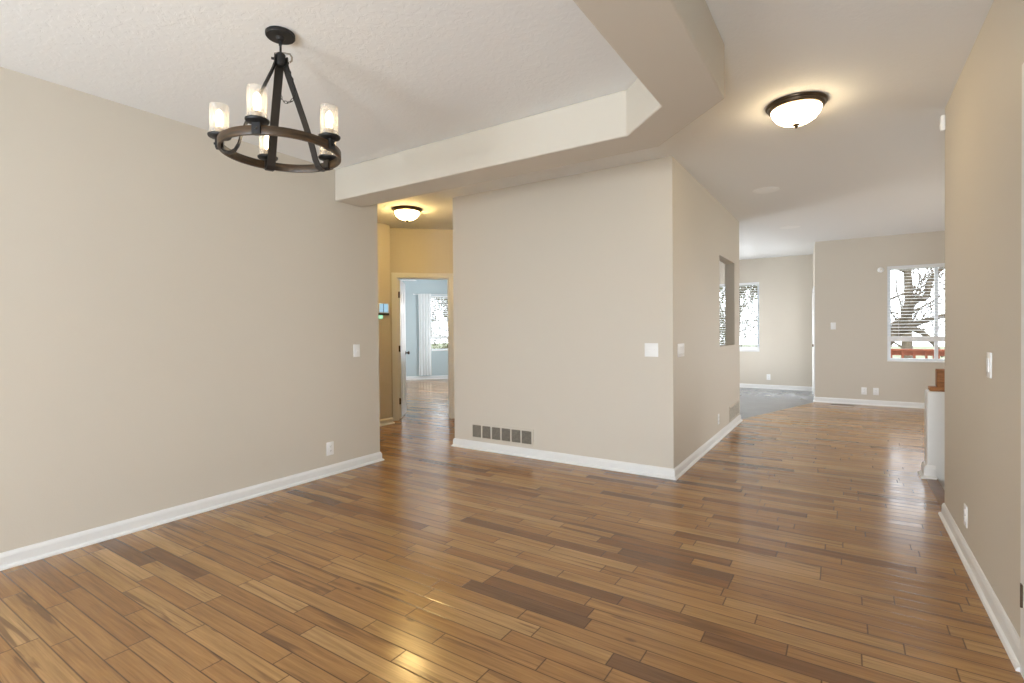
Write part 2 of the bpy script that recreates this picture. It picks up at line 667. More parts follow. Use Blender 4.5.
# ------------------------------------------------------------------ floors and ceilings
mb = MB()
mb.prism([(-6.2, -3.4), (.575, -3.4), (.575, 5.53), (3.9, 5.53), (3.9, 10.3), (-.40, 10.3), (-.443, 10.17), (-1.26, 7.66),
          (-1.26, 4.43), (-3.66, 4.43), (-3.66, 6.876), (-6.2, 4.336)], -.12, 0)
mb.prism([EC(-1.3, 7.45), EC(2.0, 7.45), EC(2.0, 13.75), EC(-1.3, 13.75)], -.12, 0)
struct(mb.build('floor', M['floor']))
mb = MB()
mb.prism([(-.443, 10.17), (-.40, 10.3), (-.52, 12.05), (-3.66, 12.05), (-3.66, 4.43), (-1.26, 4.43), (-1.26, 7.66)], -.12, 0)
struct(mb.build('floor', M['tile']), 'grey kitchen floor beyond the wood boards')
mb = MB()
mb.prism([(-6.2, -3.58), (3.95, -3.58), (3.95, 10.35), (-.30, 10.35), (-.38, 12.06), (-3.9, 12.06), (-3.9, 6.64), (-6.2, 4.336)], HC, HC + .12)
mb.prism([EC(-1.3, 7.45), EC(2.0, 7.45), EC(2.0, 13.8), EC(-1.3, 13.8)], HC, HC + .12)
struct(mb.build('ceiling', M['ceil']))

# dropped beam that frames the dining ceiling
mb = MB()
mb.prism([(XL, 3.0), (-1.116, 3.0), (-.82, 2.708), (-.82, -3.4), (-.52, -3.4), (-.52, 2.81), (-1.01, 3.30), (XL, 3.30)], 2.455, HC)
mb.bevel(.010, 3)
struct(mb.build('ceiling_beam', M['wall']), 'dropped beige beam with an angled corner below the ceiling')

# ------------------------------------------------------------------ walls
wall('wall_left', (XL, -3.58), (XL, YL), .115)
wall('wall_middle', (-3.63, YM), (XM, YM), .115)
wall('wall_passage', (XM, YM + .115), (XM, 7.605), .115, [(6.285 - YM - .115, 7.235 - YM - .115, 1.062, 2.13)])
wall('wall_right', (XR, -3.58), (XR, YR), -.115, [(1.69 + 3.58, 2.51 + 3.58, 0, 2.15)])
wall('wall_back', (.67, -3.4), (-3.97, -3.4), .18, [(.22, 1.02, 0, 2.1), (1.87, 3.97, .08, 2.1)])
wall('wall_hall', (-5.26, 3.40), (-5.26, 4.99), .55)
wall('wall_hall_back', (-3.86, 3.40), (-5.8, 3.40), .1)
wall('wall_hall_right', (-3.63, 4.49), (-3.63, 6.95), -.10)
JA, JB = -.118, .642     # bedroom door opening along e1
wall('wall_doorway', EC(-.75, 7.45), EC(2.0, 7.45), .058, [(JA + .75, JB + .75, 0, 2.043)])
wall('wall_bedroom_near', EC(-1.3, 7.508), EC(2.0, 7.508), .058, [(JA + 1.3, JB + 1.3, 0, 2.043)], mat='blue')
BWX0, BWX1, BWZ0, BWZ1 = .60, 1.75, .74, 2.2
wall('wall_bedroom_far', EC(-1.3, 13.6), EC(2.0, 13.6), .18, [(BWX0 + 1.3, BWX1 + 1.3, BWZ0, BWZ1)], mat='blue')
wall('wall_bedroom_left', EC(-1.2, 7.5), EC(-1.2, 13.7), .1, mat='blue')
wall('wall_bedroom_right', EC(1.9, 7.5), EC(1.9, 13.7), -.1, mat='blue')
# great room and kitchen
GW0, GW1, GZ0, GZ1 = .553, 1.95, .721, 2.246
wall('wall_window', (XF, YF), (3.9, YF), .18, [(GW0 - XF, GW1 - XF, GZ0, GZ1)])
rp0, rp1 = Vector((XF, YF)), Vector((-.56, Y2 + .02))
wall('wall_return', (XF - .0123, YF + .18), rp1, -.16, [(.14, 1.02, 0, 1.95)])
KW0, KW1, KZ0, KZ1 = -2.61, -1.531, .775, 2.243
wall('wall_far', (-3.9, Y2), (-.40, Y2), .18, [(KW0 + 3.9, KW1 + 3.9, KZ0, KZ1)])
wall('wall_kitchen', (-3.66, 6.9), (-3.66, 12.05), .12, [(1.7, 3.7, .8, 2.2)])
wall('wall_great_room', (3.72, 4.3), (3.72, 10.35), -.16, [(1.4, 3.8, .7, 2.3)], z0=-2.6)
wall('wall_stair', (.67, YR), (3.75, YR), -.115, z0=-2.6)

# half wall beside the stair
mb = MB()
mb.box(.570, 3.72, 5.515, 5.685, -2.6, .733).bevel(.012, 2)
pw = struct(mb.build('wall_half', M['trim']), 'white half wall beside the stair opening')
mb = MB()
mb.box(.592, 3.72, 5.53, 5.67, .733, .768).bevel(.006, 2)
mb.build('cap', M['oak'], pw, smooth=50)['label'] = 'brown wooden cap on the half wall'
mb = MB()
mb.box(.640, .80, 5.545, 5.66, .768, .918).bevel(.006, 2)
mb.build('newel_block', M['oak'], pw, smooth=50)['label'] = 'brown wooden block on the cap'
baseboard('baseboard_half_wall', [(.570, 5.68), (.570, 5.515), (.630, 5.515)][::-1], prof=[(d * 1.5, z * 1.25) for d, z in BASE])

# stair nosing and steps going down behind the right wall
mb = MB()
mb.box(.560, .640, YR + .005, 5.513, -.03, .004).bevel(.004, 2)
struct(mb.build('trim_1', M['nosing'], smooth=50), 'wooden nosing at the top of the stair')
mb = MB()
for i in range(10):
    z = -.18 * (i + 1)
    x0 = .615 + .25 * i
    mb.box(x0, x0 + .27, YR + .005, 5.513, z - .03, z)
    mb.box(x0 + .0, x0 + .02, YR + .005, 5.513, z, z + .15)
struct(mb.build('stair_steps', M['carpet']), 'wooden steps going down')
mb = MB()
mb.box(.5, 3.9, YR - .1, 5.7, -2.7, -2.6)
struct(mb.build('floor', M['tile']), 'lower floor at the foot of the stair')
mb = MB()
mb.box(.50, .575, YR + .0, 5.515, -2.6, -.12)
struct(mb.build('wall_stair_head', M['wall']))

# ------------------------------------------------------------------ baseboards (room on the left of travel)
baseboard('baseboard_left', [(XL - .115, YL), (XL, YL), (XL, -3.4)])
baseboard('baseboard_middle', [(XM - .115, 7.605), (XM, 7.605), (XM, YM), (-3.63, YM), (-3.63, 6.7)])
baseboard('baseboard_right', [(XR, 2.592), (XR, YR), (XR + .04, YR)])
baseboard('baseboard_hall', [(-5.50, 4.99), (-5.26, 4.99), (-5.26, 3.40)])
baseboard('baseboard_doorway', [EC(1.2, 7.45), EC(JB + .078, 7.45)])
baseboard('baseboard_window', [(3.72, YF), (XF, YF), (XF - .0123, YF + .18)])
baseboard('baseboard_far', [(-.553, Y2), (-3.6, Y2)])
baseboard('baseboard_bedroom', [EC(1.9, 13.6), EC(-1.2, 13.6)])

# ------------------------------------------------------------------ doors
def casing(name, p0, ang, w0, w1, ztop, width=.072, t=.017, label=None):
    """door casing on a wall: local x along the wall, local -y into the room"""
    mb = MB()
    for x0, x1, z0, z1 in ((w0 - width, w0, 0, ztop + width), (w1, w1 + width, 0, ztop + width), (w0, w1, ztop, ztop + width)):
        mb.box(x0, x1, -t, 0, z0, z1)
        if x1 - x0 < .2:
            s = x0 if x0 < w0 else x1 - .016
            mb.box(s, s + .016, -t - .006, -t, z0, z1)
        else:
            mb.box(x0 - width, x1 + width, -t - .006, -t, z1 - .016, z1)
    o = mb.build(name, M['trim'], loc=(*p0, 0), rotz=ang)
    return struct(o, label)


casing('trim_2', EC(0, 7.45), R(45), JA, JB, 2.043, label='cream casing round the bedroom doorway', width=.062)
mb = MB()
mb.box(JA - .001, JA + .016, 0, .117, 0, 2.043)
mb.box(JB - .016, JB + .001, 0, .117, 0, 2.043)
mb.box(JA + .016, JB - .016, 0, .117, 2.027, 2.044)
mb.box(JA + .016, JA + .027, .045, .075, 0, 2.027)
mb.box(JB - .027, JB - .016, .045, .075, 0, 2.027)
struct(mb.build('trim_3', M['trim'], loc=(*EC(0, 7.45), 0), rotz=R(45)), 'door jamb of the bedroom doorway')


def panel_door(name, w, h, loc, rotz, label, knob_x, hinge_zs, hinge_x=0.0):
    """six-panel slab, local x along its width, thickness to local -y"""
    t = .035
    mb = MB()
    mb.box(0, w, -t, 0, .008, h)
    for x0, x1 in ((.11, w / 2 - .05), (w / 2 + .05, w - .11)):
        for z0, z1 in ((.22, .82), (.98, 1.55), (1.68, h - .14)):
            for y in (-t - .004, 0.0):
                mb.box(x0, x1, y, y + .004, z0, z1)
                mb.box(x0 + .03, x1 - .03, y - .003, y + .007, z0 + .03, z1 - .03)
    d = struct(mb.build(name, M['trim'], loc=loc, rotz=rotz), label)
    k = MB()
    prof = [(0, .0), (.028, 0), (.028, .006), (.011, .01), (.011, .03), (.022, .036), (.027, .048), (.024, .06), (.012, .066), (0, .067)]
    k.lathe(prof, 20, rot=Matrix.Translation((knob_x, 0, .935)) @ Matrix.Rotation(R(-90), 4, 'X'))
    k.lathe(prof, 20, rot=Matrix.Translation((knob_x, -t, .935)) @ Matrix.Rotation(R(90), 4, 'X'))
    k.build('door_knob', M['bronze'], d, smooth=50)['label'] = 'dark round door knob'
    for z in hinge_zs:
        g = MB()
        g.tube([(hinge_x, .006, z - .045), (hinge_x, .006, z + .045)], .007, 10)
        g.box(hinge_x - .002, hinge_x + .002, -t * .9, .0, z - .045, z + .045)
        g.build('hinge', M['bronze'], d, smooth=50)['label'] = 'dark metal hinge'
    return d


hp = EC(JA + .020, 7.568)
panel_door('door_1', .655, 2.02, (hp[0], hp[1], 0), R(45 + 83.5), 'white bedroom door standing open into the blue room', .60, (.26, 1.02, 1.80))
# closed door in the right wall, seen only by its casing and hinge at the photo's edge
mb = MB()
for y0, y1, z0, z1 in ((1.61, 1.69, 0, 2.23), (2.51, 2.59, 0, 2.23), (1.69, 2.51, 2.15, 2.23)):
    mb.box(XR - .018, XR, y0, y1, z0, z1)
t4 = struct(mb.build('trim_4', M['trim']), 'white door casing on the right wall')
mb = MB()
mb.box(XR - .021, XR - .018, 2.558, 2.582, .255, .335)
mb.tube([(XR - .021, 2.563, .253), (XR - .021, 2.563, .337)], .004, 10)
mb.build('hinge', M['bronze'], t4)
panel_door('door_2', .81, 2.14, (XR + .060, 2.505, 0), R(-90), 'white door in the right wall', .74, (.295, 1.1, 1.95))


# ------------------------------------------------------------------ windows
def window(name, w, z0, z1, loc, rotz, fw=.05, mull=(.5,), sill=True, label=None, mid=None):
    """frame in an opening of width w; local x along the wall, local +y outwards"""
    mb = MB()
    y0, y1 = .085, .15
    mb.box(0, fw, y0, y1, z0, z1)
    mb.box(w - fw, w, y0, y1, z0, z1)
    mb.box(fw, w - fw, y0, y1, z0, z0 + fw)
    mb.box(fw, w - fw, y0, y1, z1 - fw, z1)
    xs = [fw]
    for m_ in mull:
        mb.box(w * m_ - .022, w * m_ + .022, y0 + .004, y1 - .004, z0 + fw, z1 - fw)
        xs += [w * m_ - .022, w * m_ + .022]
    xs.append(w - fw)
    # white liner round the opening
    mb.box(0, .006, 0.001, y0, z0, z1)
    mb.box(w - .006, w, 0.001, y0, z0, z1)
    mb.box(.006, w - .006, .001, y0, z1 - .006, z1)
    o = struct(mb.build(name, M['vinyl'], loc=loc, rotz=rotz), label)
    for i in range(0, len(xs), 2):
        p = MB()
        p.box(xs[i], xs[i + 1], .113, .119, z0 + fw, z1 - fw)
        p.build('pane', M['pane'], o)
    if sill:
        s = MB()
        s.box(0, w, -.016, y0, z0 - .001, z0 + .018).bevel(.004, 2)
        s.build('window_sill', M['trim'], o)
    return o


def blind(label, w, z_top, z_bot, loc, rotz, pitch=.05, tilt=8, depth=.046, group=None):
    t = thing('window_blind', label, 'blind', loc, rotz, group)
    h = MB()
    h.box(.008, w - .008, .004, .056, z_top - .05, z_top - .007).bevel(.004, 2)
    h.build('headrail', M['slat'], t)
    n = int((z_top - .06 - z_bot) / pitch)
    s = MB()
    for i in range(n):
        z = z_top - .075 - i * pitch
        s.box(.010, w - .010, -depth / 2, depth / 2, -.0014, .0014,
              Matrix.Translation((0, .030, z)) @ Matrix.Rotation(R(tilt), 4, 'X'))
    s.build('slats', M['slat'], t)
    b = MB()
    b.box(.010, w - .010, .004, .056, z_bot - .02, z_bot + .062).bevel(.006, 2)
    b.build('bottom_rail', M['slat'], t)
    for x in (.15, w / 2, w - .15):
        c = MB()
        c.tube([(x, .0305, z_bot), (x, .0305, z_top - .04)], .0016, 5)
        c.build('cord', M['slat'], t)
    return t


window('window_1', GW1 - GW0, GZ0, GZ1, (GW0, YF, 0), 0, mull=(.445,), label='great room window with a red deck rail outside')
blind('white slatted blind lowered over most of the great room window', GW1 - GW0, GZ1, 1.065, (GW0, YF, 0), 0)
window('window_2', KW1 - KW0, KZ0, KZ1, (KW0, Y2, 0), 0, mull=(.5,), label='tall narrow kitchen window on the far wall')
blind('white slatted blind fully lowered on the kitchen window beyond the passage', KW1 - KW0, KZ1, KZ0 + .04, (KW0, Y2, 0), 0, tilt=14)
bp = EC(BWX0, 13.6)
window('window_3', BWX1 - BWX0, BWZ0, BWZ1, (bp[0], bp[1], 0), R(45), mull=(.5,), label='bedroom window behind the white curtain')
blind('white slatted blind half lowered on the bedroom window', BWX1 - BWX0, BWZ1, 1.07, (bp[0], bp[1], 0), R(45), tilt=28)
window('window_4', 2.1, .08, 2.1, (-1.2, -3.4, 0), R(180), mull=(.33, .67))  # unseen window, opening made tall for the upward fill light
window('window_5', 2.4, .7, 2.3, (3.72, 8.1, 0), R(-90), mull=(.33, .67))  # unseen side window, added to bring light into the great room
window('window_6', 2.0, .8, 2.2, (-3.66, 8.6, 0), R(90), mull=(.5,))  # unseen side window, added to bring light into the kitchen
# assumed glazed front door behind the camera, added to let light in
mb = MB()
for x0, x1, z0, z1 in ((0, .11, 0, 2.1), (.69, .8, 0, 2.1), (.11, .69, 0, .35), (.11, .69, 1.95, 2.1)):
    mb.box(x0, x1, .08, .12, z0, z1)
d = struct(mb.build('door_3', M['trim'], loc=(.45, -3.4, 0), rotz=R(180)))
g = MB()
g.box(.11, .69, .097, .103, .35, 1.95)
g.build('pane', M['pane'], d)
# glazed door in the short return wall of the kitchen
ra = math.atan2(rp1.y - (YF + .18), rp1.x - (XF - .0123))
mb = MB()
for x0, x1, z0, z1 in ((.14, .25, 0, 1.95), (.91, 1.02, 0, 1.95), (.25, .91, 0, .22), (.25, .91, 1.84, 1.95)):
    mb.box(x0, x1, -.10, -.06, z0, z1)
d = struct(mb.build('door_4', M['trim'], loc=(XF - .0123, YF + .18, 0), rotz=ra), 'glazed white kitchen door seen edge-on')
g = MB()
g.box(.25, .91, -.083, -.077, .22, 1.84)
g.build('pane', M['pane'], d)
g = MB()
g.lathe([(0, .0), (.026, 0), (.026, .006), (.011, .01), (.011, .05), (.022, .056), (.027, .068), (.024, .08), (0, .086)], 20,
        rot=Matrix.Translation((.96, -.06, .935)) @ Matrix.Rotation(R(-90), 4, 'X'))
g.build('door_knob', M['bronze'], d, smooth=50)
mb = MB()
for x0, x1, z0, z1 in ((.08, .14, 0, 2.01), (1.02, 1.08, 0, 2.01), (.14, 1.02, 1.95, 2.01)):
    mb.box(x0, x1, 0, .018, z0, z1)
struct(mb.build('trim_5', M['trim'], loc=(XF - .0123, YF + .18, 0), rotz=ra), 'white casing round the kitchen door')

# ------------------------------------------------------------------ curtain and ceiling fan in the bedroom
t = thing('curtain', 'white sheer curtain hanging left of the bedroom window', 'curtain', (*EC(.34, 13.50), 0), R(45))
c = MB()
nx, nz = 60, 14
g = [[None] * (nz + 1) for _ in range(nx + 1)]
for i in range(nx + 1):
    for j in range(nz + 1):
        u, v = i / nx, j / nz
        flare = 1.0 - .06 * math.sin(v * math.pi)
        x = .005 + u * .335 * flare + .012 * math.sin(v * 3)
        y = .011 * math.sin(u * 4.5 * 2 * math.pi + .5 * math.sin(v * 4)) * (.55 + .45 * (1 - v))
        g[i][j] = c.bm.verts.new((x, y, .11 + v * 2.13))
for i in range(nx):
    for j in range(nz):
        c.bm.faces.new((g[i][j], g[i + 1][j], g[i + 1][j + 1], g[i][j + 1]))
c.build('curtain_panel', M['sheer'], t, smooth=80)
c = MB()
c.tube([(-.1, 0, 2.22), (1.6, 0, 2.22)], .009, 10)
for x in (-.11, 1.61):
    c.lathe([(0, -.02), (.015, -.012), (.02, 0), (.015, .012), (0, .02)], 12, (x, 0, 2.22))
for x in (0.0, 1.5):
    c.box(x - .006, x + .006, .0, .098, 2.212, 2.228)
c.build('curtain_rod', M['slat'], t, smooth=50)

fx, fy = EC(-.45, 10.6)
t = thing('ceiling_fan', 'white ceiling fan in the blue bedroom, one blade showing past the door', 'fan', (fx, fy, HC), R(45))
c = MB()
c.lathe([(0, 0), (.07, 0), (.07, -.02), (.03, -.06), (.013, -.065), (.013, -.30), (.05, -.31), (.10, -.34), (.115, -.40), (.10, -.46), (.05, -.49), (0, -.49)], 28)
c.build('motor', M['plate'], t, smooth=40)
c = MB()
c.lathe([(.055, -.49), (.09, -.51), (.10, -.55), (.07, -.60), (0, -.62)], 24)
c.build('light_bowl', M['plate'], t, smooth=40)
for k in range(5):
    a = R(72 * k)
    mt = Matrix.Rotation(a, 4, 'Z') @ Matrix.Translation((0, 0, -.44)) @ Matrix.Rotation(R(10), 4, 'X')
    c = MB()
    c.prism([(.18, -.05), (.30, -.062), (.60, -.068), (.66, -.055), (.69, 0), (.66, .055), (.60, .068), (.30, .062), (.18, .05)], -.004, .004)
    c.box(.09, .24, -.018, .018, -.012, -.004)
    for v in c.bm.verts:
        v.co = mt @ v.co
    c.build('blade', M['plate'], t)

# ------------------------------------------------------------------ chandelier
CH = (-2.313, 1.491, HC)
t = thing('chandelier', 'dark wagon-wheel chandelier with five lit glass shades over the dining floor', 'chandelier', CH)
c = MB()
c.lathe([(0, 0), (.064, 0), (.068, -.004), (.068, -.016), (.064, -.021), (.022, -.023), (.014, -.034), (0, -.036)], 36)
c.build('canopy', M['black'], t, smooth=35)
c = MB()
c.tube([(0, 0, -.034), (0, 0, -.098)], .0052, 10)
c.tube([(.010 * math.cos(a), 0, -.050 + .012 * math.sin(a)) for a in [k * math.pi / 8 for k in range(16)]], .003, 6, closed=True)
c.build('stem', M['black'], t, smooth=50)
rv = Vector((math.cos(.5791), math.sin(.5791), 0))      # along the wall of hooks
c = MB()
hk = [(0, -.098), (.022, -.098), (.045, -.102), (.055, -.118), (.054, -.134), (.044, -.142)]
c.tube([rv * x + Vector((0, 0, z)) for x, z in hk], .0045, 8)
c.tube([rv * x + Vector((0, 0, z)) for x, z in [(-.03, -.098), (0, -.098)]], .005, 8)
c.build('hanging_hook', M['brass'], t, smooth=50)['label'] = 'metal hanging hook'
c = MB()
c.lathe([(0, -.096), (.016, -.098), (.022, -.106), (.022, -.150), (.016, -.158), (0, -.160)], 20)
c.build('hub', M['black'], t, smooth=35)
RR = .268
ZR0, ZR1 = -.595, -.555      # ring bottom and top
c = MB()
SG = 72
rings = []
for k in range(SG):
    a = 2 * math.pi * k / SG
    ca, sa = math.cos(a), math.sin(a)
    prof = [(RR - .007, ZR0 + .002), (RR - .006, ZR0), (RR + .006, ZR0), (RR + .008, ZR0 + .003), (RR + .008, ZR1 - .003), (RR + .006, ZR1), (RR - .006, ZR1), (RR - .007, ZR1 - .002)]
    rings.append([c.bm.verts.new((r * ca, r * sa, z)) for r, z in prof])
for k in range(SG):
    a, b = rings[k], rings[(k + 1) % SG]
    for i in range(8):
        j = (i + 1) % 8
        c.bm.faces.new((a[i], a[j], b[j], b[i]))
c.build('ring', M['ringwood'], t, smooth=35)['label'] = 'brown burnished ring'
ANG = [R(-126 + 72 * k) for k in range(5)]
for k in (0, 4, 3):
    a = ANG[k]
    rad = Vector((math.cos(a), math.sin(a), 0))
    tan = Vector((-math.sin(a), math.cos(a), 0))
    prof = [(.024, -.112), (.026, -.150), (.040, -.190), (.075, -.268), (.118, -.368), (.160, -.470), (.178, -.525), (.188, -.562), (.204, -.592), (.226, -.607), (.248, -.606), (.262, -.594)]
    pts, nrm = [], []
    for i, (r, z) in enumerate(prof):
        p0, p1 = prof[max(i - 1, 0)], prof[min(i + 1, len(prof) - 1)]
        dr, dz = p1[0] - p0[0], p1[1] - p0[1]
        ln = math.hypot(dr, dz)
        pts.append(rad * r + Vector((0, 0, z)))
        nrm.append(rad * (-dz / ln) + Vector((0, 0, dr / ln)))
    c = MB()
    c.sweep_rect(pts, nrm, tan, .040, .006)
    c.tube([rad * .016 + Vector((0, 0, -.128)), rad * .042 + Vector((0, 0, -.128))], .006, 8)
    c.build('arm', M['strap'], t)
sh_me = None
cup0 = None
for k in range(5):
    a = ANG[k]
    cx, cy = RR * math.cos(a), RR * math.sin(a)
    if cup0 is None:
        c = MB()
        c.lathe([(0, -.012), (.014, -.012), (.018, -.004), (.030, -.001), (.047, .003), (.050, .008), (.050, .013), (.045, .016), (.020, .014), (0, .014)], 32)
        c.box(-.017, .017, -.018, .018, -.050, .0)
        c.tube([(.017, 0, -.028), (.024, 0, -.028)], .006, 8)
        cup0 = c.build('candle_cup', M['black'], t, smooth=35)
        s = MB()
        s.lathe([(.041, .014), (.0415, .02), (.0415, .150), (.0405, .152), (.039, .150), (.039, .02), (.038, .016)], 36)
        s.build('glass_shade', M['seeded'], cup0, smooth=50)['label'] = 'clear seeded glass shade'
        s = MB()
        s.lathe([(.0, .014), (.019, .014), (.019, .046), (.015, .050), (0, .050)], 20)
        s.build('socket', M['socket'], cup0, smooth=35)
        s = MB()
        s.lathe([(.0, .050), (.012, .051), (.014, .062), (.0165, .085), (.0165, .105), (.012, .122), (.005, .131), (0, .133)], 20)
        s.build('bulb', M['bulb'], cup0, smooth=50)['label'] = 'lit tubular bulb'
        cu = cup0
    else:
        cu = cup0.copy()
        COL.objects.link(cu)
        for ch in list(cup0.children):
            d_ = ch.copy()
            COL.objects.link(d_)
            d_.parent = cu
    cu.location = (cx, cy, ZR1 + .012)
    cu.rotation_euler = (0, 0, a)
# safety chain draped from the hub
path = [rv * x + Vector((0, 0, z)) for x, z in [(.020, -.150), (.040, -.180), (.052, -.215), (.062, -.25), (.067, -.285), (.060, -.318), (.042, -.338), (.020, -.338), (.003, -.322), (-.006, -.298)]]
seg = []
for a_, b_ in zip(path, path[1:]):
    for i in range(6):
        seg.append(a_.lerp(b_, i / 6))
c = MB()
acc, last, k = 0, seg[0], 0
for i in range(1, len(seg)):
    acc += (seg[i] - seg[i - 1]).length
    if acc > .0165:
        mid = (seg[i] + last) / 2
        d_ = (seg[i] - last).normalized()
        s1 = d_.cross(rv.cross(Vector((0, 0, 1)))).normalized()
        s2 = d_.cross(s1)
        sd = s1 if k % 2 == 0 else s2
        c.tube([mid + d_ * .0115 * math.cos(w) + sd * .0055 * math.sin(w) for w in [j * math.pi / 6 for j in range(12)]], .0016, 5, closed=True)
        last, acc, k = seg[i], 0, k + 1
c.build('chain', M['black'], t, smooth=60)


# ------------------------------------------------------------------ flush ceiling lights and other ceiling things
def flush_light(loc, label, dome='dome'):
    t = thing('ceiling_light', label, 'ceiling light', loc, 0, 'flush dome ceiling lights')
    c = MB()
    c.lathe([(0, 0), (.178, 0), (.180, -.006), (.178, -.012), (.168, -.016), (.165, -.030), (.158, -.037), (.146, -.040), (.140, -.034), (0, -.030)], 48)
    c.build('pan', M['bronze'], t, smooth=30)
    c = MB()
    c.lathe([(.147, -.036), (.146, -.048), (.136, -.072), (.115, -.098), (.085, -.118), (.050, -.129), (.0, -.133)], 48)
    c.build('glass_dome', M[dome], t, smooth=60)['label'] = 'lit frosted glass dome'
    c = MB()
    c.lathe([(0, -.131), (.020, -.131), (.022, -.137), (.014, -.142), (.009, -.150), (.005, -.158), (0, -.162)], 20)
    c.build('finial', M['bronze'], t, smooth=40)
    return t


flush_light((-.272, 3.826, HC), 'lit bronze-rimmed dome light on the entry ceiling, nearest the right wall')
flush_light((-4.404, 4.459, HC), 'lit bronze-rimmed dome light in the small yellow hall', 'hall_dome')

def recessed(loc, label):
    t = thing('recessed_light', label, 'recessed light', loc, 0, 'round white ceiling fixtures')
    c = MB()
    c.lathe([(.105, -.002), (.112, -.006), (.128, -.005), (.134, 0), (.10, 0)], 40)
    c.build('trim_ring', M['plate'], t, smooth=40)
    c = MB()
    c.lathe([(0, -.0045), (.106, -.0045), (.106, 0), (0, 0)], 40)
    c.build('lens', M['plate'], t, smooth=40)
    return t
recessed((-.705, 6.027, HC), 'round white recessed fixture flush in the passage ceiling, the nearer one')
recessed((-.681, 8.437, HC), 'round white recessed fixture at the far end of the passage ceiling')


# ------------------------------------------------------------------ switches, outlets, vents
def plate_box(w, h, t=.006):
    m = MB()
    m.box(-w / 2, w / 2, -t, 0, -h / 2, h / 2)
    m.bevel(.0025, 2)
    return m


def switch(loc, rotz, label, gangs=1, h=.118, rocker=False):
    t = thing('light_switch', label, 'switch', loc, rotz, 'white wall switches')
    w = .074 + .046 * (gangs - 1)
    plate_box(w, h).build('plate', M['plate'], t, smooth=40)
    for i in range(gangs):
        x = (i - (gangs - 1) / 2) * .046
        c = MB()
        if rocker:
            c.box(x - .0165, x + .0165, -.0105, -.004, -.033, .033).bevel(.002, 2)
        else:
            c.box(x - .0055, x + .0055, -.0075, -.004, -.013, .013)
            c.box(x - .0045, x + .0045, -.018, -.006, -.004, .009, Matrix.Translation((0, 0, 0)))
        c.build('rocker' if rocker else 'toggle', M['plate'], t)
    return t


def outlet(loc, rotz, label, decora=False):
    t = thing('outlet', label, 'outlet', loc, rotz, 'white wall outlets')
    plate_box(.074, .118).build('plate', M['plate'], t, smooth=40)
    for s in (-1, 1):
        c = MB()
        c.lathe([(0, .004), (.0165, .004), (.0165, .0085), (.0155, .0095), (0, .0095)], 20,
                rot=Matrix.Translation((0, 0, s * .0195)) @ Matrix.Rotation(R(90), 4, 'X'))
        f = c.build('receptacle', M['plate'], t, smooth=40)
        c = MB()
        for x in (-.006, .006):
            c.box(x - .001, x + .001, -.0099, -.0090, s * .0195 - .001, s * .0195 + .007)
        c.tube([(0, -.0099, s * .0195 - .007), (0, -.0090, s * .0195 - .007)], .0022, 8)
        c.build('slots', M['slot'], f)
    return t


RL, RRt, RM = R(90), R(-90), 0
switch((XL, 3.223, 1.098), RL, 'white single switch plate on the left wall near the hall opening')
switch((-1.415, YM, 1.096), RM, 'white double switch plate on the middle wall', 2)
switch((XM, 4.61, 1.088), RL, 'white wide switch plate just round the corner on the passage wall', 4, rocker=True)
switch((XR, 3.175, 1.10), RRt, 'white single switch plate on the right wall', rocker=True)
switch((-.182, YF, 1.30), RM, 'small white switch plate on the wall left of the great room window')
outlet((XL, 2.916, .235), RL, 'white outlet low on the left wall above the baseboard')
outlet((XR, 3.725, .233), RRt, 'white outlet low on the right wall')
outlet((XM, 6.19, .237), RL, 'white outlet low on the passage wall before its vent')
outlet((.245, YF, .229), RM, 'white outlet under the great room window, left of the pair')
outlet((.404, YF, .229), RM, 'white outlet under the great room window, right of the pair')
outlet((-1.361, Y2, .248), RM, 'pale outlet on the far kitchen wall under its window')


def vent(loc, rotz, w, h, n, label, fmat='gframe', pmat='gmesh'):
    t = thing('wall_vent', label, 'vent', loc, rotz, 'wall return vents')
    bw = .020
    c = MB()
    c.box(-w / 2, w / 2, -.008, 0, 0, bw)
    c.box(-w / 2, w / 2, -.008, 0, h - bw, h)
    c.box(-w / 2, -w / 2 + bw * .6, -.008, 0, bw, h - bw)
    c.box(w / 2 - bw, w / 2, -.008, 0, bw, h - bw)
    x0, x1 = -w / 2 + bw * .6, w / 2 - bw
    cell = (x1 - x0) / n
    for i in range(1, n):
        c.box(x0 + cell * i - .008, x0 + cell * i + .008, -.007, 0, bw, h - bw)
    c.build('frame', M[fmat], t)
    c = MB()
    c.box(x0, x1, -.0012, 0, bw, h - bw)
    c.build('duct_back', M['gback'], t)
    for i in range(n):
        a, b = x0 + cell * i + (.008 if i else 0), x0 + cell * (i + 1) - (.008 if i < n - 1 else 0)
        c = MB()
        k = 11
        for j in range(k):
            z = bw + (h - 2 * bw) * (j + .5) / k
            c.box(a, b, -.0036, .0036, -.0007, .0007, Matrix.Translation((0, -.0040, z)) @ Matrix.Rotation(R(35), 4, 'X'))
        c.build('louvres', M[pmat], t)
    return t


vent((-3.001, YM, .112), RM, .775, .170, 6, 'long beige return vent with six dark panels low on the middle wall')
vent((XM, 7.215, .098), RL, .70, .195, 6, 'beige vent at the far end of the passage wall', 'gframe', 'gframe')

# floor register under the far wall
t = thing('floor_register', 'dark slotted floor register along the far great room wall', 'register', (-.05, 10.02, 0), 0)
c = MB()
c.box(-.17, .17, -.06, .06, 0, .005).bevel(.002, 1)
c.build('plate', M['bronze'], t)
c = MB()
for i in range(14):
    for s in (-1, 1):
        x = -.15 + i * .0231
        c.box(x - .004, x + .004, s * .025 - .02, s * .025 + .02, .0049, .0056)
c.build('slots', M['slot'], t)

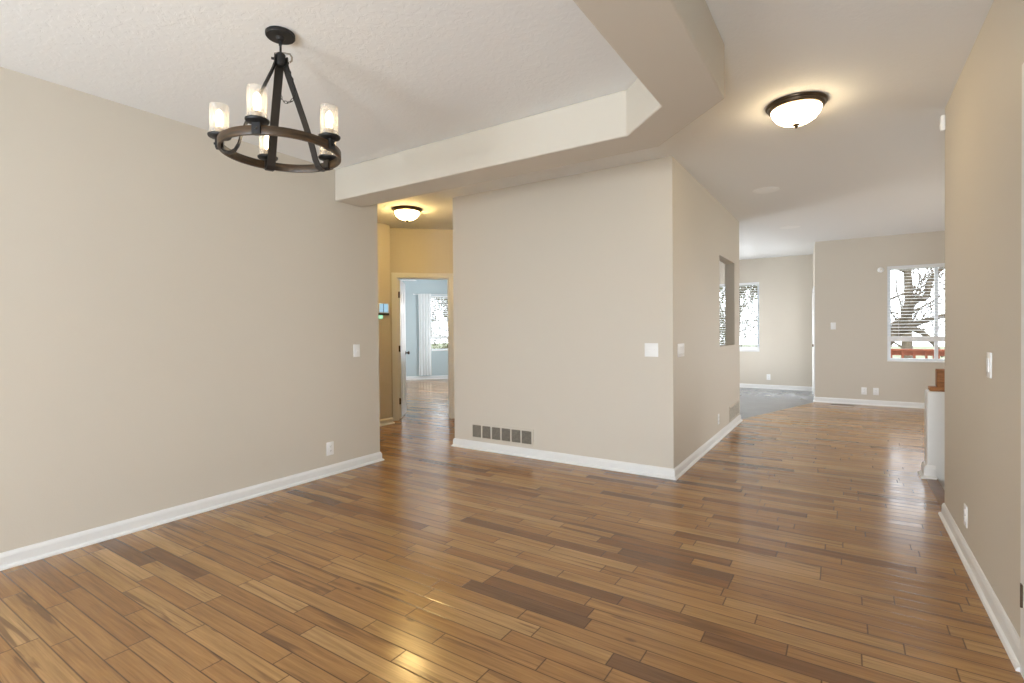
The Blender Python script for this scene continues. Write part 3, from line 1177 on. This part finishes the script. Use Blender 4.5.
# wall panel with a lit screen in the hall
t = thing('wall_tablet', 'small lit wall panel with a dark bottom edge and green glow in the yellow hall', 'wall panel', (-5.26, 4.85, 1.51), RL)
c = MB()
c.box(-.088, .088, -.018, 0, 0, .145).bevel(.005, 2)
c.build('housing', M['plate'], t, smooth=40)
c = MB()
c.box(-.078, -.012, -.0195, -.0175, .022, .138)
c.box(-.002, .078, -.0195, -.0175, .022, .138)
c.build('screen', M['screen'], t)['label'] = 'pale blue lit screen'
c = MB()
c.box(-.012, -.002, -.020, -.0175, .02, .138)
c.build('screen_divider', M['screendark'], t)
c = MB()
c.box(-.09, .09, -.026, 0, -.018, .012).bevel(.004, 2)
c.build('bottom_bar', M['slot'], t)
c = MB()
c.box(-.08, -.012, -.012, 0, -.062, -.019).bevel(.006, 2)
c.build('glow_light', M['led'], t)['label'] = 'small green glowing light'

# motion sensor high at the end of the right wall
t = thing('motion_sensor', 'small white motion sensor high at the end of the right wall', 'sensor', (XR, YR - .008, 2.585), RRt)
c = MB()
c.box(-.014, .026, -.026, 0, 0, .105).bevel(.008, 3)
c.build('housing', M['plate'], t, smooth=50)
c = MB()
c.box(-.006, .018, -.029, -.022, .018, .055).bevel(.004, 2)
c.build('lens', M['trim'], t, smooth=50)

# small camera above the window's corner
t = thing('security_camera', 'small white round camera beside the top left corner of the great room window', 'camera', (.465, YF, 2.19), 0)
c = MB()
c.lathe([(0, 0), (.03, 0), (.03, .01), (.012, .016), (.012, .04)], 20, rot=Matrix.Rotation(R(90), 4, 'X'))
c.build('mount', M['plate'], t, smooth=40)
c = MB()
c.lathe([(0, .03), (.03, .034), (.042, .05), (.044, .075), (.036, .095), (.02, .103), (0, .104)], 24, rot=Matrix.Rotation(R(90), 4, 'X'))
c.build('body', M['plate'], t, smooth=40)
c = MB()
c.lathe([(0, .1035), (.014, .1035), (.012, .108), (0, .109)], 16, rot=Matrix.Rotation(R(90), 4, 'X'))
c.build('lens', M['ivory'], t, smooth=40)

# ------------------------------------------------------------------ outside: deck, lawn, trees
mb = MB()
for i in range(20):
    y = 10.36 + i * .145
    mb.box(-.1, 6.0, y, y + .138, -.16, -.12)
struct(mb.build('deck', M['deckwood']))
mb = MB()
mb.box(-60, 60, -40, 75, -1.2, -1.0)
struct(mb.build('lawn', M['lawn']))
t = thing('deck_railing', 'red-stained wooden deck railing outside the great room window', 'railing', (0, 13.2, -.12))
c = MB()
c.box(-.1, 6.0, -.07, .07, .90, .94)
c.box(-.1, 6.0, -.02, .02, .81, .90)
c.build('top_rail', M['redwood'], t)
c = MB()
c.box(-.1, 6.0, -.02, .02, .10, .19)
c.build('bottom_rail', M['redwood'], t)
for i in range(27):
    x = .02 + i * .19
    c = MB()
    c.box(x - .02, x + .02, -.055, -.02, .05, .90)
    c.build('baluster', M['redwood'], t)
for x in (1.50, 3.3, 5.1, -.05):
    c = MB()
    c.box(x - .045, x + .045, -.045, .045, -.9, .90)
    c.build('post', M['redwood'], t)


def tree(label, base, seed, height, trunk_r, limbs=(), leaves=0, lean=(0, 0), spread=1.0, low=1.6, starts=15, depth=4, group='bare trees outside the windows'):
    rnd = random.Random(seed)
    t = thing('tree', label, 'tree', base, 0, group)
    tr = MB()
    pts = [Vector((lean[0] * s + .06 * rnd.uniform(-1, 1), lean[1] * s + .06 * rnd.uniform(-1, 1), height * s)) for s in [i / 8 for i in range(9)]]
    pts[0] = Vector((0, 0, 0))
    tr.tube(pts, [trunk_r * (1.35 if i == 0 else 1 - .085 * i) for i in range(9)], 12)
    tr.build('trunk', M['bark'], t, smooth=70)
    br, lf = MB(), MB()

    def leafat(p):
        a = Vector((rnd.uniform(-1, 1), rnd.uniform(-1, 1), rnd.uniform(-1, 1))).normalized()
        b = a.orthogonal().normalized()
        s = rnd.uniform(.03, .06)
        lf.bm.faces.new([lf.bm.verts.new(p + a * s * x + b * s * y) for x, y in ((-1, 0), (0, -.45), (1, 0), (0, .45))])

    def grow(p, d, r, ln, depth):
        n = 5
        ps, rs = [p.copy()], [r]
        for i in range(n):
            d = (d + Vector((rnd.uniform(-1, 1), rnd.uniform(-1, 1), rnd.uniform(-.6, .8))) * .28).normalized()
            p = p + d * ln / n
            ps.append(p.copy())
            rs.append(r * (1 - .13 * (i + 1)))
        br.tube(ps, rs, 7 if r > .022 else 4, cap=False)
        if leaves and depth <= 1:
            for _ in range(leaves):
                leafat(ps[rnd.randint(1, n)] + Vector((rnd.gauss(0, .12), rnd.gauss(0, .12), rnd.gauss(0, .12))))
        if depth > 0:
            for k in range(4 if depth > 2 else 3):
                j = rnd.randint(2, n)
                dd = (d + Vector((rnd.uniform(-1, 1), rnd.uniform(-1, 1), rnd.uniform(-.5, .9))) * .95 * spread).normalized()
                grow(ps[j], dd, max(rs[j] * rnd.uniform(.5, .7), .010), ln * rnd.uniform(.55, .8), depth - 1)
    for lm in limbs:
        ps = [Vector(p) for p, _ in lm]
        # smooth the given points
        fine, fr = [], []
        for i in range(len(ps) - 1):
            p0, p1, p2, p3 = ps[max(i - 1, 0)], ps[i], ps[i + 1], ps[min(i + 2, len(ps) - 1)]
            for s in range(5):
                u = s / 5
                fine.append(.5 * ((2 * p1) + (-p0 + p2) * u + (2 * p0 - 5 * p1 + 4 * p2 - p3) * u * u + (-p0 + 3 * p1 - 3 * p2 + p3) * u ** 3))
                fr.append(lm[i][1] * (1 - u) + lm[i + 1][1] * u)
        fine.append(ps[-1])
        fr.append(lm[-1][1])
        br.tube(fine, fr, 9)
        for j in range(4, len(fine), 2):
            dd = Vector((rnd.uniform(-.8, .8), rnd.uniform(-.5, .5), rnd.uniform(.0, 1))).normalized()
            grow(fine[j], dd, max(fr[j] * .22, .010), rnd.uniform(.4, .9), 2)
    for k in range(starts):
        s = low + k * (8 - low) / starts
        p = pts[int(min(s, 8))]
        a = rnd.uniform(0, 6.28)
        d = Vector((math.cos(a) * spread, math.sin(a) * spread, rnd.uniform(.3, .9))).normalized()
        grow(p, d, trunk_r * rnd.uniform(.16, .26), height * rnd.uniform(.22, .36), depth)
    br.build('branches', M['bark'], t, smooth=70)
    if leaves:
        lf.build('leaves', M['leaf'], t)
    return t


# limbs are given relative to the tree's base
B = (.55, 17.6, -1.0)
def rel(*pts):
    return [((x - B[0], y - B[1], z - B[2]), r) for x, y, z, r in pts]
tree('bare tree with heavy limbs sweeping right across the great room window', B, 4, 5.5, .24, starts=8, depth=3, limbs=[
    rel((.55, 17.6, .3, .20), (1.04, 17.9, 1.05, .14), (1.36, 18, 1.5, .10), (1.60, 18, 2.0, .085), (1.83, 18, 2.08, .08), (1.95, 18, 2.55, .06), (2.3, 18, 3.0, .05)),
    rel((.55, 17.6, .1, .2), (1.04, 18, .92, .13), (1.45, 18, 1.25, .10), (1.72, 18, 1.40, .075), (2.25, 18.1, 1.58, .06), (2.9, 18.2, 1.9, .04)),
    rel((.6, 17.7, .1, .16), (1.06, 18, .98, .10), (1.40, 18, 1.22, .085), (1.72, 18, 1.13, .075), (1.98, 18, .85, .06), (2.2, 18, .45, .04))])
tree('upright pale bare trunk behind the sweeping limbs', (2.44, 30.0, -1.0), 9, 9.5, .24, lean=(-.1, 0), spread=.9, starts=13, depth=3)
tree('bare tree with fine twigs beyond the kitchen window', (-3.35, 20.5, -1.0), 12, 5.6, .09, leaves=5, spread=1.0, low=1.0)
tree('bare tree standing further back beyond the kitchen window', (-5.9, 27.5, -1.0), 21, 8.0, .18, leaves=6, spread=.9, low=.8)
bx, by = EC(2.5, 19.5)
tree('leafy young tree outside the bedroom window', (bx, by, -1.0), 33, 6.5, .14, leaves=6, spread=1.2, low=1.0)
